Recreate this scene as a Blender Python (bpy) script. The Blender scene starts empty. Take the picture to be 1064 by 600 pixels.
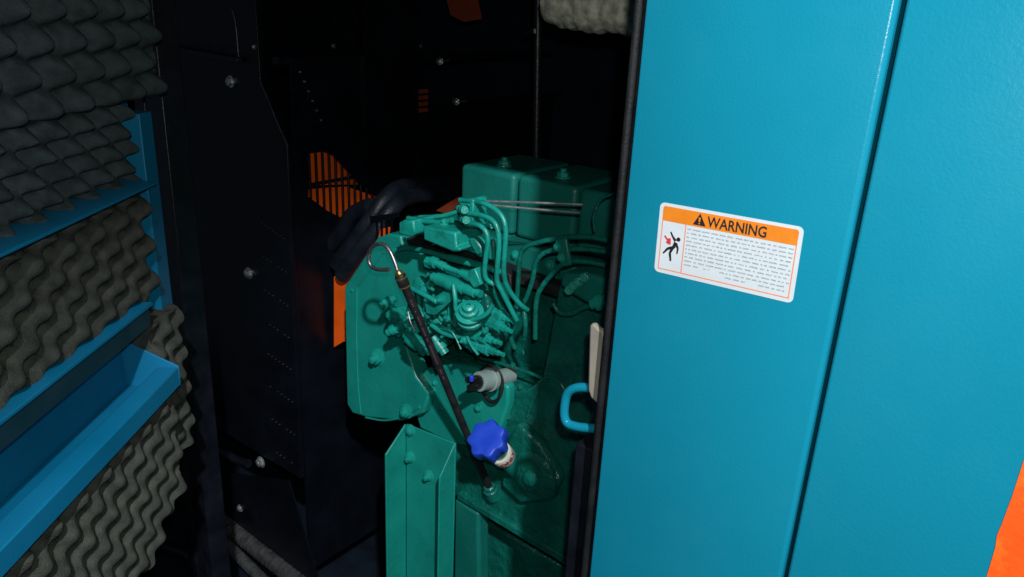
import bpy, bmesh, math, random
from mathutils import Vector as V, Matrix, Euler
random.seed(7)
sc = bpy.context.scene
COL = sc.collection
# ------------------------------------------------------------------ camera
FPX, CX, CY = 800.0, 532.0, 300.0
CAM = V((0, -0.6, 0))
pitch = math.atan(FPX / 2203.0); roll = math.atan(107 / 2200.0)
az = V((-math.cos(math.radians(53)), math.sin(math.radians(53)), 0))
FW = V((az.x * math.cos(pitch), az.y * math.cos(pitch), -math.sin(pitch)))
R0 = V((az.y, -az.x, 0)); U0 = R0.cross(FW)
RT = R0 * math.cos(roll) + U0 * math.sin(roll)
UP = U0 * math.cos(roll) - R0 * math.sin(roll)
cd = bpy.data.cameras.new('camera'); cam = bpy.data.objects.new('camera', cd); COL.objects.link(cam)
cam.matrix_world = Matrix(((RT.x, UP.x, -FW.x, CAM.x), (RT.y, UP.y, -FW.y, CAM.y), (RT.z, UP.z, -FW.z, CAM.z), (0, 0, 0, 1)))
cd.sensor_width = 36; cd.lens = 36 * FPX / 1064; cd.clip_start = .01; cd.clip_end = 100
sc.camera = cam
# survey helpers: where a measured sight line meets a real plane of the machine
def ray(x, y): return FW * FPX + RT * (x - CX) - UP * (y - CY)
def on(ax, v, x, y):
    d = ray(x, y); return CAM + d * ((v - CAM[ax]) / d[ax])
def PX(x, y, X): return on(0, X, x, y)
def PY(x, y, Y): return on(1, Y, x, y)
def PZ(x, y, Z): return on(2, Z, x, y)
def P3(t): return PY(*t)
def size(p, n): return (p - CAM).dot(FW) * n / FPX
DS = V((.6, -.8, 0)); DN = V((.8, .6, 0)); HG = V((-1.1, 0, 0))      # opened door: along, inward normal, hinge
def DW(s, w, z): return HG + DS * s + DN * w + V((0, 0, z))

# ------------------------------------------------------------------ materials
def mat(name, base, rough=.45, metal=0, var=.12, vscale=18, bump=.05, bscale=250, coat=0, spec=.5, dirt=None, dirt_amt=.5, dscale=9, speck=0, mottle=0):
    m = bpy.data.materials.new(name); m.use_nodes = True; nt = m.node_tree; N = nt.nodes; L = nt.links
    b = N['Principled BSDF']; tc = N.new('ShaderNodeTexCoord'); co = N.new('ShaderNodeNewGeometry')
    src = co.outputs['Position']
    n1 = N.new('ShaderNodeTexNoise'); n1.inputs['Scale'].default_value = vscale; n1.inputs['Detail'].default_value = 6; L.new(src, n1.inputs['Vector'])
    mr = N.new('ShaderNodeMapRange'); mr.inputs['From Min'].default_value = .3; mr.inputs['From Max'].default_value = .7
    mr.inputs['To Min'].default_value = 1 - var; mr.inputs['To Max'].default_value = 1 + var; L.new(n1.outputs['Fac'], mr.inputs['Value'])
    mul = N.new('ShaderNodeMix'); mul.data_type = 'RGBA'; mul.blend_type = 'MULTIPLY'; mul.inputs['Factor'].default_value = 1
    mul.inputs[6].default_value = (*base, 1); L.new(mr.outputs['Result'], mul.inputs[7]); col = mul.outputs[2]
    if dirt:
        n2 = N.new('ShaderNodeTexNoise'); n2.inputs['Scale'].default_value = dscale; n2.inputs['Detail'].default_value = 9; n2.inputs['Roughness'].default_value = .7; L.new(src, n2.inputs['Vector'])
        r2 = N.new('ShaderNodeMapRange'); r2.inputs['From Min'].default_value = .5; r2.inputs['From Max'].default_value = .72; r2.inputs['To Max'].default_value = dirt_amt; L.new(n2.outputs['Fac'], r2.inputs['Value'])
        mx = N.new('ShaderNodeMix'); mx.data_type = 'RGBA'; L.new(r2.outputs['Result'], mx.inputs['Factor']); L.new(col, mx.inputs[6]); mx.inputs[7].default_value = (*dirt, 1); col = mx.outputs[2]
    if speck:
        n3 = N.new('ShaderNodeTexVoronoi'); n3.inputs['Scale'].default_value = 420; L.new(src, n3.inputs['Vector'])
        r3 = N.new('ShaderNodeMapRange'); r3.inputs['From Min'].default_value = .14; r3.inputs['From Max'].default_value = .05; r3.inputs['To Max'].default_value = speck; L.new(n3.outputs['Distance'], r3.inputs['Value'])
        mx = N.new('ShaderNodeMix'); mx.data_type = 'RGBA'; L.new(r3.outputs['Result'], mx.inputs['Factor']); L.new(col, mx.inputs[6]); mx.inputs[7].default_value = (.3, .32, .3, 1); col = mx.outputs[2]
    L.new(col, b.inputs['Base Color'])
    rr = N.new('ShaderNodeMapRange'); rr.inputs['From Min'].default_value = .3; rr.inputs['From Max'].default_value = .7
    rr.inputs['To Min'].default_value = rough * .8; rr.inputs['To Max'].default_value = min(1, rough * 1.25); L.new(n1.outputs['Fac'], rr.inputs['Value']); L.new(rr.outputs['Result'], b.inputs['Roughness'])
    b.inputs['Metallic'].default_value = metal; b.inputs['Coat Weight'].default_value = coat; b.inputs['Coat Roughness'].default_value = .12
    b.inputs['Specular IOR Level'].default_value = spec
    nb = N.new('ShaderNodeTexNoise'); nb.inputs['Scale'].default_value = bscale; nb.inputs['Detail'].default_value = 3; L.new(src, nb.inputs['Vector'])
    bp = N.new('ShaderNodeBump'); bp.inputs['Strength'].default_value = bump; bp.inputs['Distance'].default_value = .002; L.new(nb.outputs['Fac'], bp.inputs['Height'])
    last = bp
    if mottle:
        nb2 = N.new('ShaderNodeTexNoise'); nb2.inputs['Scale'].default_value = 45; nb2.inputs['Detail'].default_value = 5; L.new(src, nb2.inputs['Vector'])
        bp2 = N.new('ShaderNodeBump'); bp2.inputs['Strength'].default_value = mottle; bp2.inputs['Distance'].default_value = .01
        L.new(nb2.outputs['Fac'], bp2.inputs['Height']); L.new(bp.outputs['Normal'], bp2.inputs['Normal']); last = bp2
    L.new(last.outputs['Normal'], b.inputs['Normal'])
    if coat: L.new(last.outputs['Normal'], b.inputs['Coat Normal'])
    return m
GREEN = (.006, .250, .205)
M = dict(
    blue=mat('blue_powder_paint', (.005, .202, .310), .25, var=.05, vscale=5, bump=.10, bscale=420, spec=.32, dirt=(.016, .225, .33), dirt_amt=.35, dscale=7),
    blued=mat('blue_door_paint', (.003, .165, .330), .45, var=.08, vscale=8, bump=.15, bscale=300, spec=.4),
    cover=mat('shaded_green_paint', (.005, .135, .112), .40, var=.12, vscale=14, bump=.3, bscale=160, spec=.4, dirt=(.004, .09, .07), dirt_amt=.4, dscale=16),  # darker copy of the engine green, with the shade put into the colour
    rail_shade=mat('rail_shade_blue', (.002, .030, .050), .6),  # colour of the shaded band below the second door rail
    green=mat('green_engine_paint', GREEN, .40, var=.10, vscale=14, bump=.25, bscale=160, spec=.45, dirt=(.004, .09, .07), dirt_amt=.35, dscale=16),
    cast=mat('green_cast_paint', GREEN, .34, var=.16, vscale=40, bump=.25, bscale=320, spec=.5, dirt=(.003, .06, .045), dirt_amt=.7, dscale=28, mottle=.15),
    dgreen=mat('shade_green_block_paint', (.004, .115, .090), .22, var=.22, vscale=25, bump=.5, bscale=260, spec=.5, dirt=(.003, .05, .04), dirt_amt=.6, dscale=18, mottle=.7),  # darker copy of the engine green; shade on block and pump painted in
    black=mat('black_sheet_paint', (.0028, .0045, .008), .36, var=.3, vscale=12, bump=.15, bscale=260, spec=.35),
    navy=mat('blue_black_hose', (.007, .011, .019), .5, var=.25, vscale=30, bump=.4, bscale=220, spec=.4),
    post=mat('black_post_paint', (.0055, .007, .012), .38, var=.4, vscale=25, bump=.3, bscale=200, spec=.4),
    dark=mat('enclosure_dark', (.005, .010, .019), .8, var=.3, spec=.15),
    rubber=mat('black_rubber', (.012, .012, .014), .55, var=.25, vscale=60, bump=.4, bscale=300, spec=.35),
    seal=mat('grey_rubber_seal', (.006, .0075, .010), .6, var=.3, vscale=40, bump=.3, bscale=300, spec=.3),
    foam=mat('charcoal_foam', (.056, .062, .053), .95, var=.35, vscale=60, bump=1.0, bscale=700, spec=.1, speck=.30),
    foamu=mat('blue_grey_foam', (.046, .062, .068), .95, var=.35, vscale=60, bump=1.0, bscale=700, spec=.1, speck=.25),
    orange=mat('orange_paint', (.92, .12, .008), .45, var=.15, vscale=20, bump=.2, spec=.4),
    decor=mat('orange_decal_paint', (.95, .10, .012), .5, var=.10, vscale=30, bump=.4, bscale=120, spec=.3, dirt=(1, .26, .02), dirt_amt=.6, dscale=24),
    steel=mat('bright_steel', (.55, .55, .56), .25, 1, var=.15, vscale=60, bump=.1),
    wire=mat('dull_steel_wire', (.24, .25, .26), .38, .9, var=.25, vscale=90, bump=.15),
    zinc=mat('zinc_bolt', (.62, .66, .66), .32, .85, var=.15, vscale=80, bump=.1),
    brass=mat('yellow_zinc', (.45, .34, .12), .35, .9, var=.2, vscale=90),
    cap=mat('blue_plastic', (.012, .055, .50), .42, var=.08, vscale=40, bump=.12, bscale=300, spec=.45),
    grey=mat('grey_plastic', (.20, .28, .265), .5, var=.12, vscale=50, bump=.15),
    blackp=mat('black_plastic', (.008, .009, .010), .3, var=.2),
    beige=mat('beige_plastic', (.24, .22, .19), .5, var=.15, vscale=30),
    white=mat('white_vinyl', (.52, .58, .63), .45, var=.03, vscale=30, bump=.05),
    tape=mat('white_tape', (.52, .50, .44), .5, var=.08, vscale=80, bump=.1),
    lorange=mat('label_orange', (.66, .19, .010), .5, var=.06, vscale=60, bump=.05),
    lline=mat('label_orange_line', (.70, .22, .10), .5, var=.03),
    ink=mat('black_ink', (.008, .008, .010), .6, var=.1),
    tgrey=mat('fine_print_ink', (.27, .31, .34), .6, var=.3, vscale=900),
    red=mat('red_ink', (.62, .03, .03), .6, var=.1),
    dred=mat('dark_red_ink', (.22, .008, .02), .6, var=.1),
    wrap=mat('exhaust_wrap', (.42, .42, .35), .7, var=.5, vscale=70, bump=1, bscale=160, spec=.4),
)
# ------------------------------------------------------------------ object helpers
def empty(name, label, cat, loc, group=None):
    o = bpy.data.objects.new(name, None); COL.objects.link(o); o.location = loc; o.empty_display_size = .02
    o['label'] = label; o['category'] = cat
    if group: o['group'] = group
    return o
def wloc(o):
    l = V(o.location)
    while o.parent: o = o.parent; l += V(o.location)
    return l
def obj(name, bm, m, parent=None, bevel=0, smooth=True, seg=2, label=None):
    org = wloc(parent) if parent else None
    if parent is None:
        xs = [v.co for v in bm.verts]
        org = V((sum(v.x for v in xs) / len(xs), sum(v.y for v in xs) / len(xs), min(v.z for v in xs)))
    bmesh.ops.translate(bm, verts=bm.verts, vec=-org)
    bmesh.ops.recalc_face_normals(bm, faces=bm.faces)
    me = bpy.data.meshes.new(name); bm.to_mesh(me); bm.free()
    me.materials.append(m if not isinstance(m, str) else M[m])
    if smooth:
        for p in me.polygons: p.use_smooth = True
        try: me.set_sharp_from_angle(angle=math.radians(38))
        except Exception: pass
    o = bpy.data.objects.new(name, me); COL.objects.link(o)
    if parent: o.parent = parent
    else: o.location = org
    if bevel:
        b = o.modifiers.new('bevel', 'BEVEL'); b.width = bevel; b.segments = seg; b.limit_method = 'ANGLE'; b.angle_limit = math.radians(35)
        b.harden_normals = False
    if label: o['label'] = label
    return o
def tag(o, label, cat, group=None):
    o['label'] = label; o['category'] = cat
    if group: o['group'] = group
    return o
def struct(name, bm, m):
    o = obj(name, bm, m, smooth=False); o['kind'] = 'structure'; return o
def B(): return bmesh.new()
def prism(bm, pts, off):
    """closed plate: outline pts, pushed by vector off"""
    off = V(off); a = [bm.verts.new(p) for p in pts]; b = [bm.verts.new(V(p) + off) for p in pts]; n = len(a)
    bm.faces.new(a); bm.faces.new(b[::-1])
    for i in range(n): bm.faces.new((a[i], b[i], b[(i + 1) % n], a[(i + 1) % n]))
def box(bm, c, sx, sy, sz, ax=None):
    ax = ax or (V((1, 0, 0)), V((0, 1, 0)), V((0, 0, 1))); c = V(c)
    pts = [c + ax[0] * (sx / 2 * i) + ax[1] * (sy / 2 * j) - ax[2] * (sz / 2) for i, j in ((-1, -1), (1, -1), (1, 1), (-1, 1))]
    prism(bm, pts, ax[2] * sz)
def bx(bm, a, b):
    a = V(a); b = V(b); box(bm, (a + b) / 2, abs(b.x - a.x), abs(b.y - a.y), abs(b.z - a.z))
def dbox(bm, s0, s1, w0, w1, z0, z1):
    box(bm, DW((s0 + s1) / 2, (w0 + w1) / 2, (z0 + z1) / 2), s1 - s0, w1 - w0, z1 - z0, (DS, DN, V((0, 0, 1))))
def frame(d):
    d = V(d).normalized(); u = d.orthogonal().normalized(); return d, u, d.cross(u)
def lathe(bm, p, d, prof, n=20):
    """prof = [(along, radius), ...]"""
    d, u, w = frame(d); p = V(p); rings = []
    for t, r in prof:
        rings.append([bm.verts.new(p + d * t + (u * math.cos(2 * math.pi * k / n) + w * math.sin(2 * math.pi * k / n)) * max(r, 1e-5)) for k in range(n)])
    for a, b in zip(rings, rings[1:]):
        for k in range(n): bm.faces.new((a[k], a[(k + 1) % n], b[(k + 1) % n], b[k]))
    bm.faces.new(rings[0][::-1]); bm.faces.new(rings[-1])
def cyl(bm, a, b, r0, r1=None, n=20):
    a = V(a); b = V(b); lathe(bm, a, b - a, [(0, r0), ((b - a).length, r1 if r1 is not None else r0)], n)
def catmull(pts, sub=7):
    out = []; P = [2 * pts[0] - pts[1]] + list(pts) + [2 * pts[-1] - pts[-2]]
    for i in range(1, len(P) - 2):
        for k in range(sub):
            t = k / sub; a, b, c, d = P[i - 1:i + 3]
            out.append(.5 * ((2 * b) + (c - a) * t + (2 * a - 5 * b + 4 * c - d) * t * t + (3 * b - a - 3 * c + d) * t ** 3))
    out.append(pts[-1]); return out
def tube(bm, pts, r, n=10, sub=7):
    pts = [V(p) for p in pts]; c = catmull(pts, sub) if sub and len(pts) > 2 else pts
    rings = []; u = None
    for i, p in enumerate(c):
        t = (c[min(i + 1, len(c) - 1)] - c[max(i - 1, 0)]).normalized()
        u = (u - t * u.dot(t)).normalized() if u else t.orthogonal().normalized(); w = t.cross(u)
        rr = r(i / (len(c) - 1)) if callable(r) else r
        rings.append([bm.verts.new(p + (u * math.cos(2 * math.pi * k / n) + w * math.sin(2 * math.pi * k / n)) * rr) for k in range(n)])
    for a, b in zip(rings, rings[1:]):
        for k in range(n): bm.faces.new((a[k], a[(k + 1) % n], b[(k + 1) % n], b[k]))
    bm.faces.new(rings[0][::-1]); bm.faces.new(rings[-1])
def hexbolt(bm, p, d, r, h=None, washer=True, stud=0):
    d, u, w = frame(d); h = h or r * .8; p = V(p)
    z = 0
    if washer: lathe(bm, p, d, [(0, r * 1.45), (r * .2, r * 1.45), (r * .25, r * 1.35)], 20); z = r * .25
    lathe(bm, p + d * z, d, [(0, r * 1.08), (h * .85, r * 1.08), (h, r * .9)], 6)
    lathe(bm, p + d * (z + h), d, [(0, r * .62), (h * .12 + stud, r * .6), (h * .2 + stud, r * .5)], 14)
def quadY(bm, px, Y, th): prism(bm, [PY(x, y, Y) for x, y in px], (0, th, 0))
NY = V((0, -1, 0))
def text_mesh(s, sz, bold=0):
    c = bpy.data.curves.new('t', 'FONT'); c.body = s; c.size = sz; c.align_x = 'CENTER'; c.align_y = 'CENTER'; c.offset = bold; c.resolution_u = 3
    o = bpy.data.objects.new('t', c); COL.objects.link(o); dg = bpy.context.evaluated_depsgraph_get(); dg.update()
    me = bpy.data.meshes.new_from_object(o.evaluated_get(dg)); bm = bmesh.new(); bm.from_mesh(me)
    bpy.data.objects.remove(o); bpy.data.curves.remove(c); bpy.data.meshes.remove(me); return bm

# ------------------------------------------------------------------ the setting: dark inside of the enclosure
b = B(); bx(b, (-2.4, 1.15, -1.4), (1.2, 1.17, .6)); struct('back_wall', b, 'dark')
b = B(); bx(b, (-2.42, .0, -1.4), (-2.4, 1.15, .6)); struct('end_wall', b, 'dark')
b = B(); bx(b, (-2.6, -1.6, -1.32), (1.4, 1.3, -1.30)); struct('floor', b, 'dark')
b = B(); bx(b, (-2.4, .012, .30), (1.2, 1.15, .32)); bx(b, (-2.4, .0, .115), (1.2, .010, .32)); struct('canopy_roof', b, 'black')

# ------------------------------------------------------------------ right hand panels
XE, XS = -.329, -.1362
lab = 'flat blue painted enclosure panel with the orange and white warning sticker'
pn = empty('enclosure_panel', lab, 'panel', (XE, 0, -1.25))
b = B(); r = .0045; prof = [(XE, .022), (XE, .003), (XE + .0008, .0008), (XE + .003, 0)]
n = 8; prof += [(XS - r + r * math.sin(a), r - r * math.cos(a)) for a in [math.pi / 2 * k / n for k in range(n + 1)]]
prof += [(XS, .03), (XS - .0015, .03), (XS - .0015, .02), (XE + .0015, .02), (XE + .0015, .022)]
prism(b, [V((x, y, -1.25)) for x, y in prof], (0, 0, 1.38)); obj('sheet', b, 'blue', pn)
p2 = empty('enclosure_door', 'large closed blue panel right of the seam, with orange marking at its corner', 'door', (XS + .004, 0, -1.25))
b = B(); X2 = XS + .0042; Yo = .0012
prof = [(X2, .03)] + [(X2 + .003 - .003 * math.cos(a), Yo + .003 - .003 * math.sin(a)) for a in [math.pi / 2 * k / 6 for k in range(7)]] + [(.9, Yo), (.9, .02), (X2 + .0015, .02), (X2 + .0015, .03)]
prism(b, [V((x, y, -1.25)) for x, y in prof], (0, 0, 1.38)); obj('sheet', b, 'blue', p2)
b = B(); pts = [(1090, 405), (1064, 478), (1052, 515), (1041, 545), (1036, 556), (1034, 570), (1025, 600), (1016, 630), (1180, 640), (1170, 405)]
prism(b, [PY(x, y, Yo - .0006) for x, y in pts], (0, .0005, 0)); obj('orange_marking', b, 'decor', p2, smooth=False)

# warning sticker, a child of the panel; its own contents are sub-parts
LO = PY(681, 282, 0); LX = (PY(825, 316, 0) - LO); LZ = (PY(687, 210, 0) - LO); LW, LH = LX.length, LZ.length; LX.normalize(); LZ = V((0, 0, 1)) - LX * LX.z; LZ.normalize()
LO = LO - V((.0012, 0, 0))
def LP(u, v, lift): return LO + LX * u + LZ * v + NY * lift     # u,v in metres
def rr(u0, v0, u1, v1, r, n=6):
    o = []
    for cx, cy, a0 in ((u1 - r, v0 + r, -90), (u1 - r, v1 - r, 0), (u0 + r, v1 - r, 90), (u0 + r, v0 + r, 180)):
        for k in range(n + 1):
            a = math.radians(a0 + 90 * k / n); o.append((cx + r * math.cos(a), cy + r * math.sin(a)))
    return o
def lflat(bm, poly, lift, th=.00008): prism(bm, [LP(u, v, lift) for u, v in poly], NY * th)
b = B(); lflat(b, rr(0, 0, LW, LH, .0045), .00012, .0002); st = obj('warning_label', b, 'white', pn, smooth=False)
mg = .0034; hd = LH * .752; dvx = LW * .205
b = B(); o_ = rr(mg, hd, LW - mg, LH - mg * .8, .0022); lflat(b, [(mg, hd), (LW - mg, hd)] + o_[7:21], .0004); obj('orange_header', b, 'lorange', st, smooth=False)
b = B(); lw = .0009
for q in ((mg, mg, LW - mg, mg + lw), (mg, mg + lw, mg + lw, hd), (LW - mg - lw, mg + lw, LW - mg, hd), (dvx, mg + lw, dvx + lw, hd)):
    lflat(b, [(q[0], q[1]), (q[2], q[1]), (q[2], q[3]), (q[0], q[3])], .0004)
obj('border_line', b, 'lline', st, smooth=False)
hy = (hd + LH - mg * .8) / 2 - .0003; t = text_mesh('WARNING', .0126, .00022)
xs = [v.co.x for v in t.verts]; w0 = max(xs) - min(xs); cx0 = (max(xs) + min(xs)) / 2; ys = [v.co.y for v in t.verts]; cy0 = (max(ys) + min(ys)) / 2
for v in t.verts: v.co = LP(LW * .565 + (v.co.x - cx0) * (LW * .41) / w0, hy + (v.co.y - cy0), .0007)
obj('warning_lettering', t, 'ink', st, smooth=False)
b = B(); tx = LW * .305; lflat(b, [(tx - .0058, hy - .0046), (tx + .0058, hy - .0046), (tx, hy + .0056)], .0006); tr = obj('alert_triangle', b, 'ink', st, smooth=False)
b = B(); lflat(b, [(tx - .0006, hy - .0018), (tx + .0006, hy - .0018), (tx + .0009, hy + .0022), (tx - .0009, hy + .0022)], .0009); lflat(b, [(tx - .0006, hy - .0036), (tx + .0006, hy - .0036), (tx + .0006, hy - .0025), (tx - .0006, hy - .0025)], .0009)
obj('exclamation_mark', b, 'lorange', st, smooth=False)
# falling figure, drawn in label coordinates (fractions of the left box)
fx = lambda q: (mg + (dvx - mg) * (.10 + .80 * q[0]), mg + (hd - mg) * (.20 + .70 * q[1]))
def stroke(bm, pts, w, lift=.0005):
    for k, (a, c) in enumerate(zip(pts, pts[1:])):
        a = V(fx(a)); c = V(fx(c)); d = (c - a).normalized(); nn = V((-d.y, d.x)); wa = w[k]; wc = w[k + 1]
        lflat(bm, [tuple(a + nn * wa), tuple(c + nn * wc), tuple(c - nn * wc), tuple(a - nn * wa)], lift + .00003 * k)
b = B()
stroke(b, [(.72, .58), (.66, .47), (.56, .38)], [.0017, .0017, .0012])          # torso
stroke(b, [(.70, .62), (.52, .74), (.40, .86)], [.0013, .0008, .0006], .00062)    # raised arm
stroke(b, [(.74, .55), (.86, .42), (.84, .26)], [.0012, .0009, .0006], .00064)    # other arm
stroke(b, [(.58, .42), (.32, .36), (.10, .20)], [.0013, .0011, .0007], .00066)    # leg
stroke(b, [(.58, .40), (.46, .25), (.54, .02)], [.0013, .0011, .0008], .00068)    # leg
c = V(fx((.84, .68))); lflat(b, [(c.x + .0019 * math.cos(a), c.y + .0019 * math.sin(a)) for a in [k * math.pi / 8 for k in range(16)]], .0005)
obj('falling_figure', b, 'ink', st, smooth=False)
b = B(); stroke(b, [(.10, .72), (.30, .60)], [.0007, .0007], .0008); lflat(b, [fx((.30, .66)), fx((.44, .68)), fx((.47, .50)), fx((.33, .50)), fx((.20, .54))], .0009); obj('red_arrow', b, 'red', st, smooth=False)
b = B(); rows = 10; top = hd - .0016; pit = (hd - mg - .003) / 11.6
ends = [1, 1, 1, 1, 1, 1, 1, 1, .96, 1]
for k in range(11):
    v = top - pit * (k + .5); u = dvx + .0022; end = LW - mg - .002
    if k == 9: segs = [(0, .14), (.2, .26), (.36, .97)]
    elif k == 10: segs = [(.42, .62), (.74, .98)]
    else: segs = [(0, 1)]
    for a, c in segs:
        uu = u + (end - u) * a; ee = u + (end - u) * c
        while uu < ee - .001:
            wd = random.choice((.0018, .0028, .004, .0055, .007)); wd = min(wd, ee - uu); g = uu
            while g < uu + wd - .0004:           # each word is a run of letter-size strokes
                lw_ = random.uniform(.0005, .0008); h_ = random.uniform(.0009, .0013); yj = random.uniform(-.00015, .00015)
                lflat(b, [(g, v - h_ / 2 + yj), (g + lw_, v - h_ / 2 + yj), (g + lw_, v + h_ / 2 + yj), (g, v + h_ / 2 + yj)], .0004); g += lw_ + .00022
            uu += wd + random.uniform(.0011, .0019)
obj('fine_print', b, 'tgrey', st, smooth=False)

# ------------------------------------------------------------------ rubber edge, striker, door edge bits
b = B()
tube(b, [V((-.3405, .010, -1.2)), V((-.3405, .010, .11))], .0040, 12, 0); bx(b, (-.342, .013, -1.2), (-.331, .026, .11))
tag(obj('rubber_seal', b, 'seal', smooth=True), 'dark rubber strip running up the left edge of the blue panel', 'seal')
b = B(); bx(b, (-.378, .030, -1.2), (-.340, .065, -.44)); bx(b, (-.347, .030, -.438), (-.336, .055, .11))
tag(obj('door_jamb', b, 'post', bevel=.002), 'black upright jamb just behind the rubber strip', 'jamb')
k_ = empty('door_striker', 'blue U shaped wire loop sticking out beside the panel edge', 'latch loop', tuple(PY(625, 447, .03)))
b = B(); L = [(636, 406, .03), (612, 403, .03), (598, 403.5, .03), (590, 409, .03), (587, 420, .03), (586.5, 432, .03), (590, 440, .03), (600, 443.5, .03), (612, 445, .03), (636, 447, .03)]
tube(b, [P3(q) for q in L], .0050, 12); obj('loop', b, 'blue', k_)
for y in (406, 447): b = B(); p = PY(627, y, .03); cyl(b, p, p + V((.012, 0, 0)), .007); obj('mounting_boss', b, 'blue', k_)
b = B(); pts = [(612, 338), (616, 336), (622, 342), (628, 345), (628, 420), (620, 420), (613, 414), (610, 405)]
quadY(b, pts, .020, .008); tag(obj('beige_clip', b, 'beige', bevel=.003), 'pale beige rounded plastic strip above the blue wire loop', 'plastic clip')

# ------------------------------------------------------------------ opened door on the left
dr = empty('access_door', 'opened blue access door lined with charcoal egg crate foam', 'door', tuple(DW(.0, 0, -1.0)))
b = B(); prism(b, [DW(.05, -.036, .25), DW(.8, -.036, .25), DW(.8, -.036, -.94), DW(.05, -.036, -.67)], DN * .004); obj('door_skin', b, 'blued', dr)
b = B(); dbox(b, .160, .80, -.0315, .050, -.236, -.232); r1 = obj('cross_rail', b, 'blued', dr, bevel=.0012)
b = B(); dbox(b, .205, .80, -.0315, .048, -.388, -.383); obj('cross_rail', b, 'blued', dr, bevel=.0012)
b = B(); dbox(b, .215, .80, .042, .0465, -.412, -.3885); obj('rail_shade_strip', b, 'rail_shade', dr)  # dark strip standing in for the shade under this rail
b = B(); dbox(b, .104, .138, -.0315, .026, -.46, -.15); obj('stile', b, 'blued', dr, bevel=.0012)
b = B()                                                     # tray: back, end plate, floor, front bar
dbox(b, .206, .80, -.0305, -.002, -.511, -.4125)
ty = obj('document_tray', b, 'blued', dr, bevel=.001)
b = B(); prism(b, [DW(.200, -.012, -.445), DW(.200, .0, -.442), DW(.200, .071, -.4765), DW(.200, .0705, -.505), DW(.200, .05, -.510), DW(.200, -.012, -.511)], DS * .003); obj('end_plate', b, 'blued', ty, bevel=.0006)
b = B(); dbox(b, .2035, .80, .044, .071, -.505, -.478); obj('front_bar', b, 'blued', ty, bevel=.0016)
b = B(); dbox(b, .2035, .80, -.0015, .0435, -.511, -.508); obj('tray_floor', b, 'blued', ty)
def foam(s0, s1, z0, z1, w0=-.028, amp=.040, ps=.054, pz=.050, bot=None, ph=0, name='foam_lining', step=.0035, sharp=.9, mode=0, back=None, fm='foam'):
    back = w0 if back is None else back
    bm = B(); ns = int((s1 - s0) / step); nz = int((z1 - z0) / step); g = []
    for i in range(ns + 1):
        col = []
        for j in range(nz + 1):
            s = s0 + (s1 - s0) * i / ns; zb = z0 if bot is None else bot(s); z = zb + (z1 - zb) * j / nz
            a = math.sin(2 * math.pi * (s / ps)) * math.sin(2 * math.pi * (z / pz) + ph)
            h = .5 + .5 * math.copysign(abs(a) ** sharp, a)
            if mode == 1: h = .76 + .24 * a - .76 * min(1, max(0, (-a - .32) / .28))
            if mode == 2: h = .15 + .85 * max(0, a) ** .45
            w = w0 + .010 + amp * h
            if i in (0, ns) or j in (0, nz): w = min(w, w0 + .006 + amp * h)
            q = DW(s, w, z - .006 * h)
            col.append(bm.verts.new(q + V((random.uniform(-1, 1), random.uniform(-1, 1), random.uniform(-1, 1))) * .00015))
        g.append(col)
    for i in range(ns):
        for j in range(nz): bm.faces.new((g[i][j], g[i + 1][j], g[i + 1][j + 1], g[i][j + 1]))
    # cut sides down to the backing
    rim = [g[i][0] for i in range(ns + 1)] + [g[ns][j] for j in range(1, nz + 1)] + [g[i][nz] for i in range(ns - 1, -1, -1)] + [g[0][j] for j in range(nz - 1, 0, -1)]
    low = []
    for v in rim:
        rel = v.co - HG; w = rel.dot(DN); low.append(bm.verts.new(v.co - DN * (w - back)))
    for i in range(len(rim)): j = (i + 1) % len(rim); bm.faces.new((rim[i], low[i], low[j], rim[j]))
    return obj(name, bm, fm, dr)
foam(.06, .78, -.128, .20, w0=-.012, amp=.042, ps=.062, pz=.066, sharp=1.0, fm='foamu')
foam(.150, .78, -.229, -.130, w0=-.014, amp=.036, ps=.054, pz=.044, sharp=1.0, fm='foamu')
foam(.160, .78, -.381, -.240, w0=-.008, amp=.040, ps=.060, pz=.050, mode=1)
foam(.115, .1985, -.70, -.416, w0=-.002, back=-.028, amp=.042, ps=.050, pz=.056, bot=lambda s: -.625 - .43 * (s - .12), mode=1)
foam(.1995, .78, -.75, -.512, w0=.016, back=-.028, amp=.042, ps=.050, pz=.056, bot=lambda s: -.625 - .43 * (s - .12), mode=1)

# ------------------------------------------------------------------ hinge post & radiator cowling
b = B(); bx(b, (-1.235, .02, -1.28), (-1.205, .06, .11)); bx(b, (-1.200, .02, -1.28), (-1.165, .03, .11)); bx(b, (-1.16, .012, -1.28), (-1.135, .05, .11))
tag(obj('hinge_post', b, 'post', bevel=.002), 'black ribbed corner post beside the opened door', 'post')
cw = empty('radiator_cowling', 'tall black sheet metal cowling with rows of small slots and zinc bolts', 'cowling', (-1.3, .25, -1.25))
a0 = PY(298, 150, .25); a1 = PY(270, 85, .25); XB = -1.175
b = B(); prof = [(-1.62, -.955), (XB, -.955), (a0.x, a0.z), (a1.x, a1.z), (a1.x, .05), (-1.62, .05)]
prism(b, [V((x, .25, z)) for x, z in prof], (0, .012, 0)); obj('front_sheet', b, 'black', cw, bevel=.002)
OPN = [(322, 160), (336, 159), (346, 162), (358, 175), (372, 188), (395, 207), (372, 213), (357, 226), (340, 217), (322, 203)]
b = B(); bx(b, (XB - .006, .263, -1.2), (XB, .285, a0.z)); 
for q in ((.285, -1.2, .60, -.42), (.60, -1.2, 1.1, -.2), (.45, -.30, .60, .05), (.285, -.27, .45, a0.z)): bx(b, (XB - .006, q[0], q[1]), (XB, q[2], q[3]))
obj('side_sheet', b, 'black', cw)
b = B()
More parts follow.
